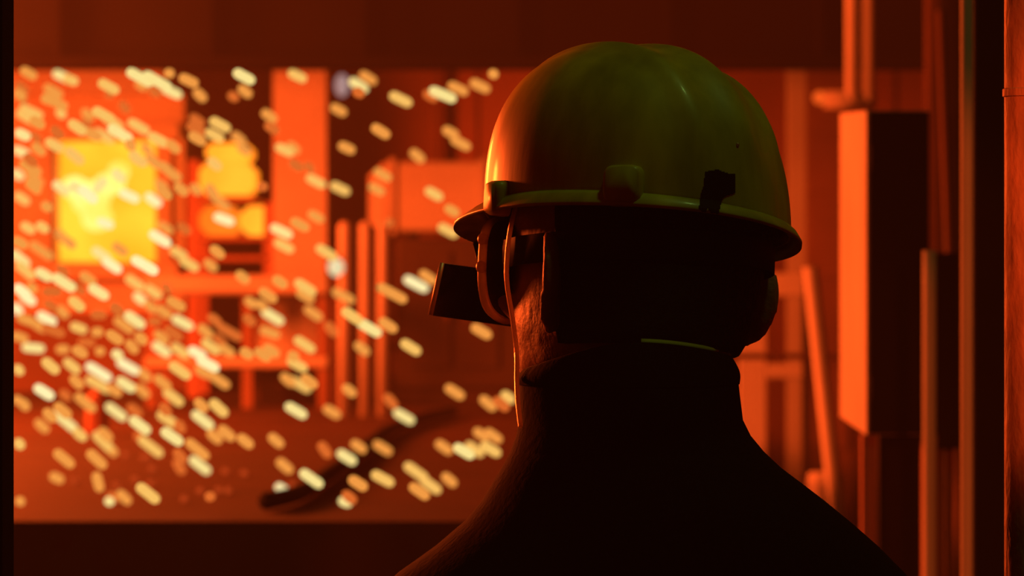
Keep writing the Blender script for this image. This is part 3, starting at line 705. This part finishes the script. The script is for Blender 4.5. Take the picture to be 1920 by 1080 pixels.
CR[(0, 400)] = "210 110 150 30 3|320 105 130 35 3|150 220 150 30 2|310 280 230 35 2|790 75 160 20 5|1680 45 180 20 5|1200 190 210 32 5|1240 110 150 35 2|1380 115 140 35 1|1340 300 170 30 3|1420 380 180 32 3|1580 390 150 40 2|1630 290 140 40 2|460 170 160 50 2|520 220 140 40 2|760 310 180 35 4|840 390 190 35 5|1050 370 170 30 5|1120 410 170 30 5|900 270 160 35 2|150 340 200 40 4|190 430 200 40 3|1820 480 150 40 2|330 460 160 30 4|480 520 220 32 4|590 570 160 35 1|470 430 140 40 1|660 490 160 35 2|740 590 200 32 4|1010 520 180 35 3|1150 590 170 35 3|1250 560 130 45 1|1320 680 180 30 2|1050 640 140 40 4|1130 700 140 45 2|390 590 170 0 1|380 690 140 30 1|170 590 180 40 5|210 640 150 35 5|240 560 120 45 2|130 720 120 50 5|575 680 170 40 3|470 740 140 45 2|350 790 190 28 5|740 760 150 0 1|880 720 150 40 1|1010 800 210 35 4|930 840 200 35 2|1060 940 130 45 2|1160 810 120 0 1|1230 740 160 35 2|1370 820 200 28 4|590 860 150 20 3|730 890 120 0 2|860 930 170 35 2|1210 930 150 40 2|1300 900 170 35 1|1540 885 150 40 2|1720 890 230 30 1|1610 800 150 40 1|250 1010 200 5 4|470 1020 120 0 2|600 1040 150 30 2|750 1035 100 0 2|990 1000 150 50 2|1210 1020 190 35 4|1350 1030 180 35 3|1580 1000 180 35 3|1700 1030 150 30 2|1880 670 120 40 2|1870 800 130 45 1|1650 960 150 45 1|200 800 180 20 2|400 880 200 20 1|300 850 150 30 2|1850 1050 130 35 2|1480 1050 180 30 5|880 1060 120 30 4|650 970 160 0 1|150 930 160 20 2"
CR[(0, 680)] = "140 55 110 50 3|380 25 180 40 3|540 25 180 40 3|740 70 240 32 5|960 30 220 30 5|1080 90 150 40 2|1350 60 210 35 3|1560 10 200 28 5|1640 130 210 35 2|1520 70 160 30 2|330 220 195 32 5|490 245 130 40 1|575 145 140 45 2|740 165 240 28 3|860 210 150 35 2|640 300 220 40 2|945 165 185 32 4|1070 215 150 45 2|1220 150 170 40 2|1300 260 210 38 3|130 280 90 50 2|180 315 130 50 2|870 370 210 37 4|1050 470 210 37 4|375 395 150 45 2|490 440 240 40 4|600 540 150 40 3|470 360 180 40 2|315 475 160 42 2|1010 360 150 40 1|1240 350 130 50 1|1255 425 200 35 3|1350 480 130 60 1|1290 555 210 35 4|1510 320 140 45 2|1640 340 190 42 3|1520 430 220 38 4|1700 530 170 40 2|1610 555 160 40 2|1840 590 160 38 2|790 540 150 45 2|770 590 220 45 3|830 650 160 45 2|1130 630 240 38 3|1050 560 130 45 1|1480 650 230 40 2|1350 700 150 50 1|1345 780 150 60 1|480 720 210 40 2|725 725 210 42 2|1500 770 210 38 4|940 712 95 0 0|1090 730 190 5 0|1140 810 120 0 0|425 865 140 25 2|735 895 170 75 2|555 900 100 0 0|870 935 95 0 0|1010 890 100 0 0|1130 920 110 0 0|1110 980 220 38 3|930 1010 150 45 2|850 1010 120 30 1|820 1040 100 20 4|150 1040 90 30 2|145 610 120 50 3|1690 830 95 0 0|1830 845 95 0 0|1500 975 95 0 0|1575 1005 95 0 1|1640 970 95 0 0|1710 975 95 0 0|1380 1035 90 0 0"
CR[(480, 130)] = "310 50 170 25 3|100 350 160 35 2|120 440 150 35 1|770 120 190 32 4|840 65 170 32 2|770 175 110 30 1|1085 225 205 25 3|1400 190 230 22 4|1310 200 150 30 1|1515 145 190 25 2|1680 125 180 25 2|1780 35 100 25 2|620 305 160 28 2|935 465 170 32 2|680 590 160 25 2|1210 650 155 40 2|1460 475 150 30 2|1535 555 180 28 2|215 605 180 25 3|280 590 140 40 2|300 720 150 35 1|400 735 130 40 1|450 840 190 28 3|630 895 180 25 3|950 790 165 30 2|905 900 160 30 2|1335 935 170 30 3|1470 1060 150 30 2|50 880 100 0 1"
CR[(480, 400)] = "190 135 200 25 4|330 85 170 28 2|450 25 150 30 2|210 245 190 28 3|530 295 200 32 3|1000 70 100 0 1|1440 130 190 28 3|1200 530 225 27 5|1290 480 170 35 2|1020 600 270 28 2|180 515 140 35 2|370 555 210 32 3|90 615 170 35 2|370 620 180 30 2|655 620 210 28 2|430 750 180 35 2|125 775 220 32 4|40 690 130 35 2|720 770 190 35 3|850 860 230 30 4|990 840 180 33 2|565 870 150 50 1|105 895 190 20 2|365 985 210 33 3|115 1030 160 35 2|795 1015 155 40 2|1160 1005 185 32 3|1690 885 185 30 2|280 1070 120 25 2|50 1060 160 35 2"
CR[(480, 680)] = "310 15 190 30 3|240 130 150 40 2|330 165 220 30 3|400 140 170 38 2|300 360 210 30 4|570 370 170 30 2|700 210 150 40 2|1010 290 160 50 1|1110 405 205 30 4|1490 220 190 32 2|1740 305 170 40 2|1840 310 160 40 1|1890 260 150 35 3|150 585 165 40 2|515 655 160 55 1|680 710 195 32 4|770 630 155 35 2|950 640 180 32 2|1410 635 175 35 2|1560 665 200 30 4|1640 650 180 35 3|1760 650 190 30 3|1690 540 160 35 2|1780 550 170 35 2|215 775 170 40 2|415 870 225 35 4|225 970 220 35 5|100 1030 110 0 0|350 960 110 0 0|270 930 100 0 0|765 905 180 32 2|950 870 200 28 3|1200 820 230 35 3|1310 920 210 35 3|1225 965 200 35 2|1450 880 155 40 2|670 1045 130 20 4|700 1010 150 40 1"
# one spark mesh per brightness: a unit droplet along x, scaled to each spark
def drop_mesh(name, m, ln):
    mb = MB(); nseg = 10; rings = []
    h = ln/2
    for (x, r) in ((-h, 0.06), (-h+0.06, 0.23), (-h+0.2, 0.40), (-h+0.5, 0.5), (h-0.5, 0.5), (h-0.2, 0.40), (h-0.06, 0.23), (h, 0.06)):
        rings.append([Vector((x, r*cos(2*pi*k/nseg), r*sin(2*pi*k/nseg))) for k in range(nseg)])
    mb.loft(rings); me = bpy.data.meshes.new(name); me.from_pydata([tuple(v) for v in mb.v], [], [tuple(f) for f in mb.f])
    me.polygons.foreach_set('use_smooth', [True]*len(me.polygons)); me.materials.append(m); return me
meshes = {}
UNIQ = {}
rnd = random.Random(11)
cnt = [0, 0]; GR = {}; EM = []
TONE = {1: 'dim orange', 2: 'amber', 3: 'golden', 4: 'bright yellow', 5: 'white-hot'}
for (ox, oy), txt in CR.items():
    for row in txt.split('|'):
        cx, cy, L, ang, b = [float(v) for v in row.split()]; b = int(b)
        px, py = ox+cx/4, oy+cy/4
        if b == 0:
            D = 0.42*F/(py-540)-0.05; D = max(6.15, D)
            rad = 6.5*D/F
            key = 'ember'
            if key not in meshes:
                me = drop_mesh('ember', SPARK[0], 1.0); meshes[key] = me
            o = bpy.data.objects.new('ember', meshes[key]); C.objects.link(o)
            o.location = (X(px, D), D, max(DECK+rad, Z(py, D))); o.scale = (2*rad*(1.6 if L > 150 else 1), 2*rad, 2*rad)
            EM.append((px, o)); cnt[1] += 1
            continue
        D = rnd.uniform(4.3, 6.6)
        blur = 24.5*(1-2.5/D)
        wd = 25.0-blur*0.45; ln = max(L/4-blur*0.40, wd)
        s_ = wd*D/F; q = round(ln/wd*5)/5; q = max(1.0, q)
        key = (b, q)
        if key not in meshes: meshes[key] = drop_mesh('spark', SPARK[b], q)
        o = bpy.data.objects.new('spark', meshes[key]); C.objects.link(o)
        o.location = P(px, py, D); o.scale = (s_, s_, s_); o.rotation_euler = (0, radians(ang), rnd.uniform(-0.15, 0.15))
        cnt[0] += 1
        if px < 110: zone = 'at the far left edge'
        elif px < 310 and py < 262: zone = 'above the furnace mouth'
        elif px < 310 and py < 500: zone = 'in front of the furnace mouth'
        elif px < 310 and py < 680: zone = 'just below the furnace mouth'
        elif px < 310: zone = 'low at left below the furnace'
        elif px < 520 and py < 480: zone = 'in front of the glowing billets'
        elif px < 520 and py < 680: zone = 'in front of the work bench'
        elif px < 520: zone = 'in front of the bench legs'
        elif px < 620 and py < 480: zone = 'in front of the broad column'
        elif px < 740 and py < 300: zone = 'beside the grey-white floodlight'
        elif py < 300: zone = 'left of the hard hat dome'
        elif px < 740 and py < 660: zone = 'around the three red posts'
        elif py < 470: zone = 'in front of the wide air duct'
        elif py < 680: zone = 'near the black viewing glass'
        elif px < 740: zone = 'over the hose on the deck'
        else: zone = 'left of the black jacket'
        GR.setdefault((TONE[b], zone), []).append((px, py, o))
NTH = 'first second third fourth fifth sixth seventh eighth ninth tenth eleventh twelfth thirteenth fourteenth fifteenth sixteenth'.split()
def name_row(items, what, where, group):
    items.sort(key=lambda q: q[0])
    for k, (px, py, o) in enumerate(items):
        n = len(items)
        if n == 1: lab = 'lone %s spark %s' % (what, where)
        elif k == 0: lab = 'leftmost %s spark of those %s' % (what, where)
        elif k == n-1: lab = 'rightmost %s spark of those %s' % (what, where)
        else: lab = '%s %s spark from the left, of those %s' % (NTH[k], what, where)
        tag(o, lab, 'spark', group)
for (tone, zone), items in GR.items():
    g = '%s sparks %s' % (tone, zone)
    if len(items) <= 9: name_row(items, tone, zone, g); continue
    items.sort(key=lambda q: q[1]); h = len(items)//2
    name_row(items[:h], 'upper '+tone, zone, g); name_row(items[h:], 'lower '+tone, zone, g)
EM.sort(key=lambda q: q[0])
for k, (px, o) in enumerate(EM):
    tag(o, 'dull red ember on the dark deck, %s from the left' % NTH[k] if k < len(NTH) else 'dull red ember on the dark deck, rightmost of the row', 'ember', 'embers on the deck')
print('sparks', cnt, len(EM), sorted((len(v), k) for k, v in GR.items())[-4:])
